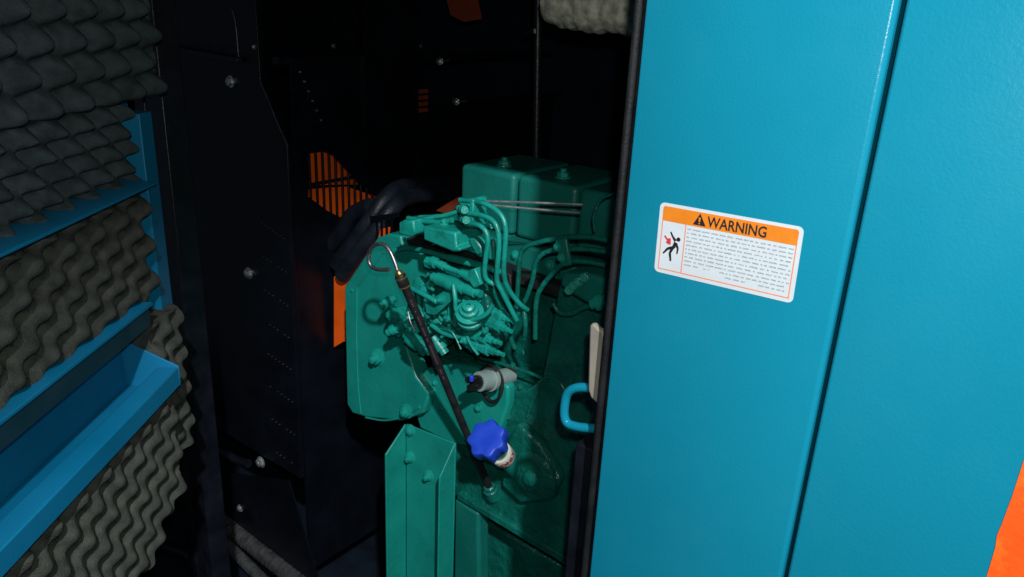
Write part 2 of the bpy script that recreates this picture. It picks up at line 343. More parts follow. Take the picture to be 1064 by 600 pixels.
for k in range(17):                                          # guard bars over the fan
    y = .287 + k * .0158; tube(b, [V((XB - .013, y, -.45)), V((XB - .013, y, -.20))], .0027, 6, 0)
for z in (-.215, -.335, -.44): tube(b, [V((XB - .016, .28, z)), V((XB - .016, .55, z))], .003, 6, 0)
obj('fan_guard', b, 'black', cw)
for (ya, xa) in [(232, 272), (267, 274), (302, 276), (335, 277), (368, 279), (402, 281), (436, 283), (468, 284)]:
    for k in range(7):
        if random.random() < .12: continue
        b = B(); p = PY(xa + 4 * k * .95, ya + 3.1 * k * .85, .249); box(b, p, .0028, .003, .0011); obj('slot_glint', b, 'wire', cw, smooth=False)  # small metal bumps standing in for the glints of the slots
p = [PY(x, y, .249) for x, y in ((270, 85), (280, 107), (288, 128), (298, 149))]
b = B(); tube(b, p, .0009, 6, 3); obj('edge_highlight', b, 'wire', cw)  # thin bright wire laid on as the highlight of the bevelled edge
b = B(); tube(b, [PY(241, 10, .249), PY(245, 26, .249), PY(248, 60, .249)], .0009, 6, 3); obj('edge_highlight', b, 'wire', cw)  # upper edge highlight, also laid on as wire
for k in range(6): b = B(); pp = PX(312 + 4.3 * k, 75 + 10 * k, -1.16); box(b, pp, .003, .003, .003); obj('slot_glint', b, 'zinc', cw, smooth=False)
bolts = []
for (x, y, r) in ((240, 85, .0085), (259, 284, .0085), (271.5, 480, .0085)):
    b = B(); hexbolt(b, PY(x, y, .25), NY, size(PY(x, y, .25), 4.3)); obj('bolt', b, 'zinc', cw)
bm_ = empty('cross_beam', 'dark horizontal beam with small rivets near the top left', 'beam', tuple(PY(230, 58, .2)))
b = B(); p0 = PY(165, 46, .235); p1 = PY(246, 60, .235); prism(b, [p0, p1, p1 - V((0, 0, .010)), p0 - V((0, 0, .010))], (0, .012, 0)); obj('front_rail', b, 'post', bm_, bevel=.001)
b = B(); y0 = .262; z0 = p1.z; bx(b, (XB - .03, y0, z0 - .006), (XB - .012, 1.1, z0 + .006)); obj('side_rail', b, 'black', bm_)
for x, y in ((186, 47), (202, 48), (216, 50)): b = B(); hexbolt(b, PY(x, y, .235), NY, .0035); obj('rivet', b, 'navy', bm_)
for x, y in ((264, 49), (346, 48), (394, 48), (437, 48)): b = B(); hexbolt(b, PX(x, y, XB - .012), V((1, 0, 0)), .005, washer=False); obj('rivet', b, 'wire', bm_)
# orange fan behind the guard
fn = empty('cooling_fan', 'bright orange cooling fan glimpsed through the black guard bars', 'fan', (XB - .05, .5, -.45))
def blade(px, X, th=.004, nm='blade', m='orange'):
    b = B(); prism(b, [PX(x, y, X) for x, y in px], (-th, 0, 0)); return obj(nm, b, m, fn)
blade([(320, 197), (360, 194), (398, 207), (398, 232), (360, 232), (320, 212)], XB - .028)
blade([(320, 158), (337, 156), (360, 172), (372, 192), (356, 192), (320, 193)], XB - .055)
blade([(376, 232), (402, 222), (420, 222), (420, 262), (376, 262)], XB - .028)
b = B(); c = V((XB - .04, .62, -.40)); lathe(b, c, (1, 0, 0), [(0, .06), (.03, .06), (.04, .045)], 30); obj('hub', b, 'black', fn)
# black guard sheet cut to the fan's lit shape, in place of shadow
gp = [(300, 120), (400, 120), (440, 215), (396, 207), (372, 190), (346, 162), (336, 158), (322, 160), (322, 204), (340, 218), (357, 227), (372, 214), (396, 208), (440, 216), (420, 300), (300, 300)]
b = B()
for poly in ([(302, 60), (440, 60), (440, 214), (396, 207), (372, 189), (346, 161), (336, 157), (321, 159), (302, 159)],
             [(300, 160), (320.5, 160), (320.5, 204), (300, 204)],
             [(300, 205), (321, 205), (340, 219), (357, 227.5), (372, 214.5), (396, 208.5), (440, 216), (440, 219), (378, 240), (372, 330), (300, 330)]):
    prism(b, [PX(x, y, XB - .0065) for x, y in poly], (-.003, 0, 0))
obj('cover_shade_mask', b, 'black', cw)
b = B()
for k in range(4): p = PX(440, 95 + 6.5 * k, XB + .002); box(b, p, .004, size(p, 12), size(p, 4))
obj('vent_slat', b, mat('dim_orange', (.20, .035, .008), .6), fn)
# orange guard strip left of the gear case
b = B(); quadY(b, [(347, 288), (375, 262), (388, 240), (405, 236), (398, 262), (372, 300), (372, 355), (357, 355), (347, 361)], .34, .004)
tag(obj('belt_guard', b, 'orange', smooth=False), 'orange metal strip at the left edge of the green gear case', 'guard')
b = B()
for k in range(5): x = 385 + 5.2 * k; prism(b, [PY(x, 226, .335), PY(x + 1.8, 226, .335), PY(x + 1.8, 252, .335), PY(x, 252, .335)], (0, .002, 0))
prism(b, [PY(x, y, .333) for x, y in ((384, 225), (414, 221), (414, 226), (386, 231))], (0, .004, 0))
tag(obj('guard_grille', b, 'black'), 'short black grille over the orange strip above the gear case corner', 'grille')
b = B(); quadY(b, [(453, 219), (474, 206), (482, 203), (482, 214), (462, 222)], .50, .004)
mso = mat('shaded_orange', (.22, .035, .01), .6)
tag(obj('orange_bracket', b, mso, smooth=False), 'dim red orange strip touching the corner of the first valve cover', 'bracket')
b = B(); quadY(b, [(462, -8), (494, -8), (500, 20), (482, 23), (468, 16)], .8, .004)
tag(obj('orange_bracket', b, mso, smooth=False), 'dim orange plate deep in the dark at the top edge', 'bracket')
b = B(); A = [(349, 282, .33), (366, 258, .33), (384, 234, .34), (400, 212, .37), (420, 200, .44), (470, 196, .62)]
pt = [PY(*q) for q in A]
for k in range(2): tube(b, [p + V((-.008 + .020 * k, .012 - .005 * k, .008 - .016 * k)) for p in pt], .0165, 16)
tag(obj('air_hose', b, 'navy'), 'smooth blue black double hose between the fan and the gear case', 'hose')
b = B(); A = [(332, 268), (352, 246), (366, 224), (385, 214)]
tube(b, [PY(x, y, .36) for x, y in A], .016, 14); tag(obj('coolant_hose', b, 'navy'), 'thinner black hose to the left behind the double hose', 'hose')

# ------------------------------------------------------------------ floor level hoses and bolts
g = 'black corrugated cables along the base'
for k, (A, r, Y) in enumerate((([(200, 505), (222, 533), (262, 566), (318, 610)], .020, .24), ([(205, 520), (215, 545), (250, 580), (285, 615)], .013, .20))):
    b = B(); tube(b, [PY(x, y, Y) for x, y in A], lambda t: r * (1 + .05 * math.sin(t * 260)), 14, 40)
    tag(obj('cable', b, mat('dusty_cable_%d' % k, (.035, .037, .04), .7, var=.5, vscale=60, bump=.8, bscale=150)), ('thicker dusty black cable running down to the right at the base', 'thinner dusty black cable below the thicker one')[k], 'cable', g)
b = B(); tube(b, [PY(x, y, .15) for x, y in ((130, 560), (190, 575), (235, 605))], .016, 12); tag(obj('base_tube', b, 'post'), 'dark tube under the lower edge of the foam', 'tube')
b = B(); tube(b, [PY(x, y, .24) for x, y in ((196, 425), (212, 452), (240, 475), (258, 482))], .010, 10); tag(obj('drain_hose', b, 'post'), 'thin dark hose curving under the lowest cowling bolt', 'hose')
bp_ = empty('base_plate', 'black base plate at the foot of the cowling with two bolts', 'plate', tuple(PY(240, 520, .3)))
b = B(); quadY(b, [(212, 488), (300, 500), (330, 600), (200, 600)], .246, .003); obj('plate', b, 'black', bp_)
for x, y in ((223, 505), (250, 528)): b = B(); hexbolt(b, PY(x, y, .246), V((.3, -1, .3)), .0062); obj('bolt', b, 'zinc', bp_)

# ------------------------------------------------------------------ things up in the dark
b = B(); p = PY(556, 30, .62); q = PY(557, 172, .62); cyl(b, q, p + V((0, 0, .12)), .0085, n=16); cyl(b, p, p + V((0, 0, -.008)), .012)
tag(obj('vertical_pipe', b, 'post'), 'slim black vertical pipe rising behind the engine', 'pipe')
b = B(); pa = PY(572, 4, .42); pb = pa + V((.62, 0, -.004)); ra = size(pa, 25)
d, u, w = frame(pb - pa); Ln = (pb - pa).length; ns = 120; rings = []
for i in range(ns + 1):
    t = i / ns; rr_ = ra * (1 + .05 * math.sin(t * 60) + .03 * math.sin(t * 171 + 1)) * (.72 + .28 * min(1, t * 14))
    rings.append([b.verts.new(pa + d * Ln * t + (u * math.cos(2 * math.pi * k / 40) + w * math.sin(2 * math.pi * k / 40)) * rr_ * (1 + random.uniform(-.03, .03))) for k in range(40)])
for A, C in zip(rings, rings[1:]):
    for k in range(40): b.faces.new((A[k], A[(k + 1) % 40], C[(k + 1) % 40], C[k]))
b.faces.new(rings[0][::-1]); b.faces.new(rings[-1])
tag(obj('exhaust_pipe', b, 'wrap'), 'thick exhaust pipe in crinkled grey gold heat wrap at the top', 'exhaust pipe')
for x, y, lb in ((457, 64, 'upper'), (474, 106, 'lower')):
    b = B(); p = PY(x, y, .6); hexbolt(b, p, V((.5, -1, .1)), .005); cyl(b, p, p + V((.028, 0, .004)), .0015)
    tag(obj('hanging_bolt', b, 'wire'), lb + ' of two small bolts glinting in the dark above the engine', 'bolt', 'bolts above the engine')

# ------------------------------------------------------------------ the engine
en = empty('diesel_engine', 'green painted diesel engine with gear case, cylinder heads and crankcase', 'engine', (-.8, .30, -1.1))
YG, YB, YH, YC = .25, .285, .335, .36
b = B(); xl = PY(430, 300, YB).x; zt = PY(560, 285, YB).z; zb = PY(596, 587, YB).z
zm = PY(500, 388, YB).z; xm_ = PY(578, 340, YB).x
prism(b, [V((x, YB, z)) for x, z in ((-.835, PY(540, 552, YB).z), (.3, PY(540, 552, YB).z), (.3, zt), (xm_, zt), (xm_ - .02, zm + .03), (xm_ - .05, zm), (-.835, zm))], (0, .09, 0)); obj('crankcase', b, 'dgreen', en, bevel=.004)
b = B(); bx(b, (-.87, .380, PY(540, 552, YB).z), (.3, .80, zt)); obj('crankcase_rear', b, 'dgreen', en)
# gear case plate
gc = [(357.5, 298), (392, 247), (404, 243), (416, 245), (418, 256), (445, 268), (478, 283), (505, 297), (524, 330), (520, 350), (470, 348), (440, 342), (418, 346), (424, 368), (432, 392), (446, 410), (440, 430), (418, 438), (380, 434), (366, 430), (360, 420)]
b = B(); quadY(b, gc, YG, .034); gcp = obj('gear_case', b, 'green', en, bevel=.004, seg=3)
b = B(); tube(b, [PY(x, y, YG - .0005) for x, y in ((399, 262), (386, 279), (373, 296))], .0018, 8, 2); tube(b, [PY(x, y, YG - .0005) for x, y in ((371, 300), (370.5, 350), (372, 400), (375, 430))], .0015, 8, 3)
tube(b, [PY(x, y, YG - .0005) for x, y in ((380, 434), (400, 437), (420, 433), (436, 423))], .0018, 8, 5); obj('raised_edge', b, 'green', gcp)
for x, y, r, s in ((393, 371, 7, .006), (423, 427, 6.0, .003)):
    p = PY(x, y, YG); b = B(); hexbolt(b, p, V((.12, -1, 0)), size(p, r) * .95, stud=s); obj('bolt', b, 'green', gcp)
p = PY(366, 302, YG); b = B(); hexbolt(b, p, NY, size(p, 1.6), washer=False); obj('screw', b, 'green', gcp)
p = PY(381, 404, YG)
# crankcase face relief
b = B(); quadY(b, [(432, 386), (470, 378), (496, 384), (528, 402), (528, 420), (512, 470), (470, 462), (436, 446), (428, 420)], .268, .02); obj('side_cover', b, 'green', en, bevel=.005, seg=3)
for x, y, r, Y in ((459, 424, 2.6, .268), (497, 424, 3.4, .268), (452, 398, 2.4, .268), (478, 436, 2.2, .268)):
    p = PY(x, y, Y); b = B(); hexbolt(b, p, NY, size(p, r)); obj('bolt', b, 'cast', en)
b = B()
quadY(b, [(474, 512), (600, 587), (640, 611), (640, 619), (597, 594), (474, 519)], .274, .02); obj('sump_flange', b, 'dgreen', en, bevel=.003)
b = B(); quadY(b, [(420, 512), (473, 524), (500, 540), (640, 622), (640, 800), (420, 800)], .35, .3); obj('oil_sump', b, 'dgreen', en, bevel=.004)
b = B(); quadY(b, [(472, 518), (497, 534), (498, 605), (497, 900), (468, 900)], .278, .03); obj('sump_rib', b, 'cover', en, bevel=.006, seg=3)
for k in range(7): b = B(); hexbolt(b, PY(484 + 18 * k, 513 + 10.8 * k, .284), NY, .0032); obj('bolt', b, 'dgreen', en)
# right cover plate + ribs, only glints show
b = B(); quadY(b, [(537, 440), (560, 462), (582, 500), (572, 522), (540, 524), (520, 505), (524, 462)], .268, .02); cvp = obj('round_cover', b, 'dgreen', en, bevel=.006, seg=3)
p = PY(556, 494, .268); b = B(); lathe(b, p + V((0, .004, 0)), NY, [(0, .042), (.008, .042), (.014, .034), (.016, .014), (.022, .012), (.024, .008)], 30); obj('core_plug', b, 'dgreen', cvp)
b = B()
for pts in ([(560, 398), (570, 392), (582, 398), (590, 412)], [(548, 434), (552, 420), (560, 404)], [(553, 452), (567, 470), (580, 494)], [(500, 372), (540, 384), (570, 396)], [(600, 380), (590, 420), (604, 470), (600, 540)]):
    tube(b, [PY(x, y, YB - .001) for x, y in pts], .0028, 8)
obj('casting_rib', b, 'dgreen', en)
for x, y in ((541, 402), (573, 409), (528, 434), (552, 452), (592, 561), (598, 480), (604, 436), (533, 380), (545, 366), (575, 360), (600, 350)):
    p = PY(x, y, YB); b = B(); hexbolt(b, p, NY, size(p, 2.6)); obj('bolt', b, 'dgreen', en)
# heads and covers
hz0 = PY(560, 288, YH).z; hz1 = PY(560, 252, YH).z
for i, (xa, xb) in enumerate(((478, 534), (537, 599), (602, 668))):
    xa_, xb_ = PY(xa, 200, YC).x, PY(xb, 200, YC).x; zt_ = PY(510, 177, YC).z; zb_ = PY(560, 250, YC).z
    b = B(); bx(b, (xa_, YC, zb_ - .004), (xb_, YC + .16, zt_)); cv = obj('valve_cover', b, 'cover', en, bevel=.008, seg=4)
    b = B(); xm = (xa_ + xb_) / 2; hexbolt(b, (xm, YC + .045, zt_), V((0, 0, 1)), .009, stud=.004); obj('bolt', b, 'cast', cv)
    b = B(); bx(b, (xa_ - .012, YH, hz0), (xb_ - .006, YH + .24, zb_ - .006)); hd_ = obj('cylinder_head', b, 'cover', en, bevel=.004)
    for fx_ in (.2, .8):
        p = V((xa_ + (xb_ - xa_) * fx_, YH, (hz0 + zb_) / 2)); b = B(); hexbolt(b, p, NY, .0055); obj('bolt', b, 'cast', hd_)
b = B(); quadY(b, [(412, 246), (436, 250), (500, 270), (530, 286), (532, 312), (505, 300), (470, 286), (412, 262)], .262, .02); obj('gap_shade_strip', b, 'rubber', en, bevel=.002)  # black strip in place of the dark gap between bracket and gear case
b = B(); quadY(b, [(496, 270), (560, 292), (660, 325), (660, 337), (560, 303), (496, 280)], .30, .03); obj('head_gasket_shade', b, 'rubber', en, bevel=.002)  # gasket line with the shadow under the heads, both as one black strip
# ---- bracket leg (U channel)
lg = empty('support_leg', 'green U shaped steel support leg bolted below the gear case', 'bracket', tuple(PY(437, 600, .22)))
Yw = .238; xr = PY(473, 461, Yw).x; xl = PY(422, 445, Yw).x; T = .0035
zl = PY(426, 443, Yw).z; zr = PY(472, 461, Yw).z; zlf = PY(401, 473, PX(401, 473, xl).y).z; yl = PX(401, 473, xl).y; yr = PX(457, 497, xr).y; zrf = PX(457, 497, xr).z
b = B(); prism(b, [V((xl, Yw, -1.25)), V((xl, Yw, zl)), V((xr, Yw, zr)), V((xr, Yw, -1.25))], (0, T, 0)); obj('web', b, 'green', lg, bevel=.0008)
b = B(); prism(b, [V((xr, Yw - .0003, -1.25)), V((xr, Yw - .0003, zr)), V((xr, yr, zrf)), V((xr, yr, -1.25))], (-T, 0, 0)); obj('flange', b, 'green', lg, bevel=.0009)
b = B(); prism(b, [V((xl, Yw - .0003, -1.25)), V((xl, Yw - .0003, zl)), V((xl, yl, zlf)), V((xl, yl, -1.25))], (-T, 0, 0)); obj('flange', b, 'green', lg, bevel=.0009)
for x, y, s in ((427, 447, 0), (427, 475, .005), (446, 494, .005)):
    p = PY(x, y, Yw); b = B(); hexbolt(b, p, V((.15, -1, 0)), size(p, 4.6), stud=s); obj('bolt', b, 'green', lg)

# ------------------------------------------------------------------ injection pump
ip = empty('injection_pump', 'green painted injection pump with levers, nozzles and a stepped round cap', 'pump', tuple(PY(465, 370, .2)))
def part(nm, f, m='cast', bevel=.0, seg=2, par=None):
    b = B(); f(b); return obj(nm, b, m, par or ip, bevel=bevel, seg=seg)
def C2(a, c, r, r2=None, n=16):
    def f(b): cyl(b, P3(a), P3(c), r, r2, n)
    return f
def stepped(bm, a, c, radii, n=10):
    A = P3(a); Cc = P3(c); Lh = (Cc - A).length; k = len(radii); prof = []
    for i, r in enumerate(radii): prof += [(Lh * i / k, r), (Lh * (i + .93) / k, r)]
    lathe(bm, A, Cc - A, prof, n)
part('housing', lambda b: quadY(b, [(438, 292), (452, 280), (486, 290), (505, 306), (512, 338), (490, 352), (452, 346), (436, 330)], .205, .05), 'dgreen', bevel=.003, seg=2)
part('housing', lambda b: quadY(b, [(425, 300), (440, 292), (448, 330), (462, 352), (458, 364), (428, 352), (420, 325)], .222, .03), 'dgreen', bevel=.006, seg=3)
part('flange_plate', lambda b: prism(b, [PZ(x, y, -.455) for x, y in ((471, 318), (490, 309), (510, 311), (516, 320), (505, 332), (484, 338), (472, 332))], (0, 0, -.010)), bevel=.003)
def cap_(b):
    p = PY(489, 331, .186); lathe(b, p, V((.28, -.5, .80)), [(0, .021), (.006, .021), (.007, .017), (.013, .017), (.014, .0205), (.017, .0205), (.018, .014), (.026, .014), (.027, .010), (.033, .009), (.035, .006), (.0352, .0035), (.030, .003)], 26)
part('stepped_cap', cap_)
part('shaft_rod', lambda b: stepped(b, (449, 272, .185), (489, 288, .185), [.0085, .0055, .0065, .0045, .0042, .0042, .0042, .006, .0075]))
part('solenoid', lambda b: stepped(b, (450, 288, .188), (500, 306, .188), [.0075, .0105, .0105, .0115, .0115, .010, .0085, .0085, .006]))
part('collar_nut', lambda b: lathe(b, P3((444, 272, .188)), P3((452, 275, .188)) - P3((444, 272, .188)), [(0, .009), (.010, .009)], 6))
part('lug', lambda b: quadY(b, [(487, 281), (493, 279), (500, 296), (492, 300), (485, 290)], .18, .02), bevel=.002)
for a, c in (((484, 345, .205), (521, 357, .200)), ((484, 356, .205), (524, 369, .200)), ((503, 332, .205), (532, 345, .200)), ((505, 322, .215), (534, 334, .21))):
    part('delivery_nozzle', lambda b: stepped(b, a, c, [.0075, .0095, .0095, .008, .0095, .006, .0045, .0035], 7))
part('nozzle_block', lambda b: quadY(b, [(470, 336), (508, 326), (520, 350), (512, 366), (488, 368), (476, 356)], .215, .03), 'dgreen', bevel=.005, seg=3)
part('overflow_tube', lambda b: tube(b, [P3(q) for q in ((471, 296, .175), (473, 310, .172), (474, 322, .172), (482, 331, .172), (494, 332, .172), (505, 327, .175), (512, 317, .18))], .0034))
part('lower_pipe', lambda b: tube(b, [P3(q) for q in ((448, 338, .19), (462, 347, .19), (478, 350, .19), (492, 343, .19), (500, 336, .19))], .0036))
part('throttle_lever', lambda b: (tube(b, [P3(q) for q in ((428, 300, .18), (440, 306, .178), (454, 314, .178))], .0042), quadY(b, [(441, 316), (462, 302), (470, 305), (470, 312), (452, 328), (443, 326)], .186, .006)), bevel=.001)
part('bolt', lambda b: hexbolt(b, PY(459, 311, .186), NY, .0055, stud=.003))
part('bolt', lambda b: hexbolt(b, PY(448, 298, .204), NY, .0045))
part('ring_boss', lambda b: lathe(b, PY(439, 297, .222), NY, [(0, .016), (.006, .016), (.007, .012), (.009, .012), (.010, .006)], 22))
part('left_union', lambda b: stepped(b, (396, 318, .20), (412, 309, .215), [.0055, .0085, .0085, .006]))
part('left_union', lambda b: stepped(b, (403, 346, .20), (420, 336, .21), [.0065, .009, .006, .009]))
part('left_lug', lambda b: quadY(b, [(400, 326), (412, 320), (424, 330), (424, 346), (412, 352), (404, 344)], .215, .03), bevel=.004, seg=3)
part('bolt', lambda b: hexbolt(b, PY(409, 328, .212), V((-.2, -1, .3)), .009, stud=.002))
part('starter_valve', lambda b: stepped(b, (421, 348, .20), (447, 366, .205), [.007, .0115, .0125, .0125, .010, .0125, .007]))
part('starter_valve', lambda b: stepped(b, (450, 350, .20), (463, 368, .205), [.008, .0105, .0105, .0075]))
part('lead_wire', lambda b: tube(b, [P3(q) for q in ((424, 324, .19), (427, 336, .188), (431, 344, .19))], .0015, 6), 'wire')
part('lead_wire', lambda b: tube(b, [P3(q) for q in ((458, 342, .19), (468, 344, .185), (474, 352, .185), (479, 363, .185))], .0014, 6), 'cast')
part('lead_wire', lambda b: tube(b, [P3(q) for q in ((484, 346, .19), (489, 358, .185), (497, 369, .185))], .0022, 6), 'cast')
rnd = random.Random(11)
for k in range(30):                                             # small studs and nuts scattered over the casting
    x, y = rnd.uniform(424, 508), rnd.uniform(284, 356)
    if y > 300 + (x - 424) * .9 + 34 or y < 276 + (x - 440) * .30: continue
    def f(b): hexbolt(b, PY(x, y, rnd.uniform(.188, .206)), V((rnd.uniform(-.5, .5), -1, rnd.uniform(-.4, .6))), rnd.uniform(.003, .0052), washer=rnd.random() < .6, stud=rnd.uniform(0, .005))
    part('stud', f)
def ribsf(b):
    for k in range(9):
        x = 434 + k * 8; tube(b, [PY(x, 300 + k * 2.4, .203), PY(x + rnd.uniform(-3, 5), 322 + k * 2.4, .203), PY(x + 9, 334 + k * 1.6, .205)], rnd.uniform(.0018, .0034), 8)
part('casting_rib', ribsf)

# ------------------------------------------------------------------ filter bracket and clamp above the pump
fb = empty('filter_bracket', 'flat green cast bracket sitting on top of the gear case', 'bracket', tuple(PY(445, 262, .22)))
def fpart(nm, f, bevel=.003, m='cast'):
    b = B(); f(b); obj(nm, b, m, fb, bevel=bevel)
fpart('end_block', lambda b: (quadY(b, [(414, 231), (429, 229), (431, 243), (427, 247), (414, 244)], .180, .06)))
fpart('bracket_body', lambda b: (quadY(b, [(439, 235), (454, 238), (473, 242), (474, 257), (478, 258), (477, 262), (470, 262), (440, 250)], .172, .06)))
fpart('top_plate', lambda b: (prism(b, [PZ(x, y, -.352) for x, y in ((418, 230), (430, 224), (458, 224), (478, 218), (482, 228), (474, 238), (440, 232), (428, 231))], (0, 0, -.010))))
fpart('top_rib', lambda b: (tube(b, [P3(q) for q in ((424, 227, .205), (440, 230, .2), (458, 231, .2), (470, 229, .2))], .004), tube(b, [P3(q) for q in ((436, 226, .225), (458, 225, .225), (476, 220, .23))], .0035)), 0)
fpart('lower_bar', lambda b: (quadY(b, [(470, 246), (480, 251), (492, 256), (500, 262), (500, 268), (494, 266), (493, 262), (470, 255)], .20, .02), quadY(b, [(486, 248), (492, 247), (499, 256), (501, 264), (495, 266), (490, 258)], .195, .02), quadY(b, [(508, 250), (513, 249), (513, 271), (506, 270)], .205, .02)))
fpart('bolt', lambda b: hexbolt(b, PY(422, 233, .19), V((0, -.3, 1)), .005), 0)
fpart('bolt', lambda b: hexbolt(b, PY(462, 232, .2), V((0, -.3, 1)), .0055), 0)
b = B(); tube(b, [P3(q) for q in ((410, 260, .232), (425, 258, .232), (445, 262, .232), (466, 268, .232))], .0042, 12); tube(b, [P3(q) for q in ((466, 268, .232), (480, 271, .232), (489, 273.5, .232))], .0058, 12); tube(b, [P3(q) for q in ((489, 273.5, .232), (503, 277, .232), (520, 283, .25))], .005, 12)
tag(obj('return_pipe', b, 'cast'), 'green pipe running beneath the cast bracket towards the heads', 'pipe')
fc = empty('line_clamp', 'green two bolt clamp holding the bundle of fuel lines', 'clamp', tuple(PY(484, 240, .2)))
b = B(); quadY(b, [(488, 206), (492, 208), (491, 238), (484, 236), (481, 232), (486, 228)], .178, .03); obj('clamp_plate', b, 'cast', fc, bevel=.002)
b = B(); quadY(b, [(477, 208), (488, 207), (487, 229), (482, 230), (477, 222)], .20, .02); obj('clamp_plate', b, 'cast', fc, bevel=.002)
for x, y in ((482, 217.5), (483.5, 228)): b = B(); stepped(b, (x - 5, y - 1, .195), (x + 1, y + 1, .168), [.0055, .0045, .0062, .0055]); obj('bolt', b, 'cast', fc)
# fuel lines
FL = 'fuel lines above the pump'
lines = [
    ('outermost bright green fuel line looping from the clamp', [(478, 208, .185), (497, 210, .182), (512, 216, .182), (522, 226, .182), (525.5, 240, .182), (524.5, 262, .185), (523.5, 284, .19), (528, 300, .20), (540, 316, .22), (548, 322, .235)], .0036, 'cast'),
    ('middle bright green fuel line dropping furthest past the pump', [(480, 221, .18), (500, 224, .178), (511, 229, .178), (517, 238, .178), (518.5, 254, .178), (517, 276, .18), (516.5, 292, .182), (522, 304, .187), (529, 318, .195), (537, 333, .205)], .0036, 'cast'),
    ('innermost bright green fuel line, shortest of the loops', [(484, 232, .178), (497, 234, .176), (505, 241, .176), (507, 252, .176), (505, 266, .178), (503.5, 282, .18), (506, 291, .183), (514, 296, .19)], .0036, 'cast'),
    ('thin green line tucked behind the bright loops', [(486, 209, .205), (500, 217, .205), (508, 228, .205), (511, 238, .205)], .0022, 'cast'),
]
for lb, pts, r, m in lines:
    b = B(); tube(b, [P3(q) for q in pts], r, 12); tag(obj('fuel_line', b, m), lb, 'fuel line', FL)
for lb, pts in (('upper of two straight silver tubes before the valve covers', [(500, 209, .23), (560, 211, .25), (606, 213, .27)]), ('lower of two straight silver tubes before the valve covers', [(497, 212, .23), (550, 217, .25), (603, 221.5, .27)])):
    b = B(); tube(b, [P3(q) for q in pts], .0017, 8); tag(obj('silver_tube', b, 'zinc'), lb, 'tube', 'silver tubes')
dk = [
    ('topmost dim fuel line passing through the right clamp', [(632, 250, .24), (612, 246.5, .24), (588, 247, .24), (560, 252, .24), (545, 258, .24), (540, 270, .24), (538, 300, .24), (536, 326, .245)]),
    ('middle dim fuel line passing through the right clamp', [(630, 262, .235), (608, 259, .235), (582, 259.5, .235), (566, 263, .235), (557, 273, .235), (553, 292, .235), (546, 312, .235), (533, 336, .235)]),
    ('lowest dim fuel line passing through the right clamp', [(630, 276, .23), (608, 272, .23), (588, 273, .23), (575, 284, .23), (562, 300, .23), (557, 316, .23), (556, 352, .235)]),
    ('dim pipe hooking under the four bolt block', [(575, 316, .25), (582, 325, .25), (594, 326, .25), (606, 320, .25), (622, 316, .25)]),
    ('dim line dropping between the loops and the pump', [(544, 318, .235), (546, 338, .235), (545, 352, .24)]),
    ('dark wire curving in front of the third valve cover', [(618, 240, .27), (617, 225, .27), (624, 208, .27), (640, 200, .27)]),
    ('dim short line behind the pump nozzles', [(535, 335, .25), (531, 350, .25), (535, 362, .255)]),
]
for k, (lb, pts) in enumerate(dk):
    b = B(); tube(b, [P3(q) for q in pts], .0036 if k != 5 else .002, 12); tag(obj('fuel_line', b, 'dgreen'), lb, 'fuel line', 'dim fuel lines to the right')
rc = empty('pipe_clamp', 'dim green clamp plate across three fuel lines at right', 'clamp', tuple(PY(585, 278, .22)))
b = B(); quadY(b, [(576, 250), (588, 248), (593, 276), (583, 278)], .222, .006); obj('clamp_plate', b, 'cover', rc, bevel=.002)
for x, y in ((579, 257), (583, 268)): b = B(); hexbolt(b, PY(x, y, .222), NY, .004); obj('bolt', b, 'cast', rc)
vb = empty('fuel_lift_pump', 'dim green block with a row of four bolt heads beside the seal', 'block', tuple(PY(608, 318, .24)))
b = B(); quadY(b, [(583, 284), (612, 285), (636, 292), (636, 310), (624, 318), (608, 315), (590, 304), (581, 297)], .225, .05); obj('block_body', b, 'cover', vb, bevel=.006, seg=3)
for x, y in ((592, 301), (597, 296), (602, 292.5), (608, 288)): b = B(); stepped(b, (x + 1, y - 1, .226), (x - 2, y + 2, .208), [.006, .0055, .006, .0045]); obj('bolt', b, 'cast', vb)
b = B(); stepped(b, (632, 312, .225), (614, 316, .22), [.010, .012, .008]); obj('union', b, 'cast', vb)

# ------------------------------------------------------------------ dipstick
dp = empty('dipstick', 'black dipstick tube with bent silver wire pull loop, leaning right', 'dipstick', tuple(PY(508, 506, .27)))
Ta = PY(416, 287, .105); Tb = PY(509, 507, .275); dt = (Tb - Ta).normalized(); Lt = (Tb - Ta).length + .014
b = B(); tube(b, [Ta + dt * (Lt * k / 6) + V((0, 0, .0015 * math.sin(k))) for k in range(7)], .0062, 16); tb_ = obj('guide_tube', b, 'rubber', dp)
b = B(); lathe(b, Tb - dt * .006, dt, [(0, .008), (.002, .0105), (.008, .0105), (.010, .013), (.03, .013)], 20); obj('socket', b, 'dgreen', dp)
b = B(); rnd = random.Random(3); _, u_, w_ = frame(dt); toC = (CAM - (Ta + Tb) / 2); toC = (toC - dt * toC.dot(dt)).normalized(); sd = dt.cross(toC)
for k in range(46):
    s = .035 + k * .0034
    if rnd.random() < .35: continue
    c = Ta + dt * s + toC * .0062; q = [c + sd * a + dt * c_ for a, c_ in ((-.0009, 0), (.0009, .0004), (.0009, .0012), (-.0009, .0010))]
    prism(b, q, toC * .0003)
obj('printed_marks', b, mat('faded_print', (.16, .10, .13), .7), tb_, smooth=False)
b = B(); lathe(b, Ta - dt * .006, dt, [(0, .004), (.003, .006), (.006, .0078), (.016, .0083), (.024, .0078), (.026, .0068)], 20); obj('collar', b, 'rubber', dp)
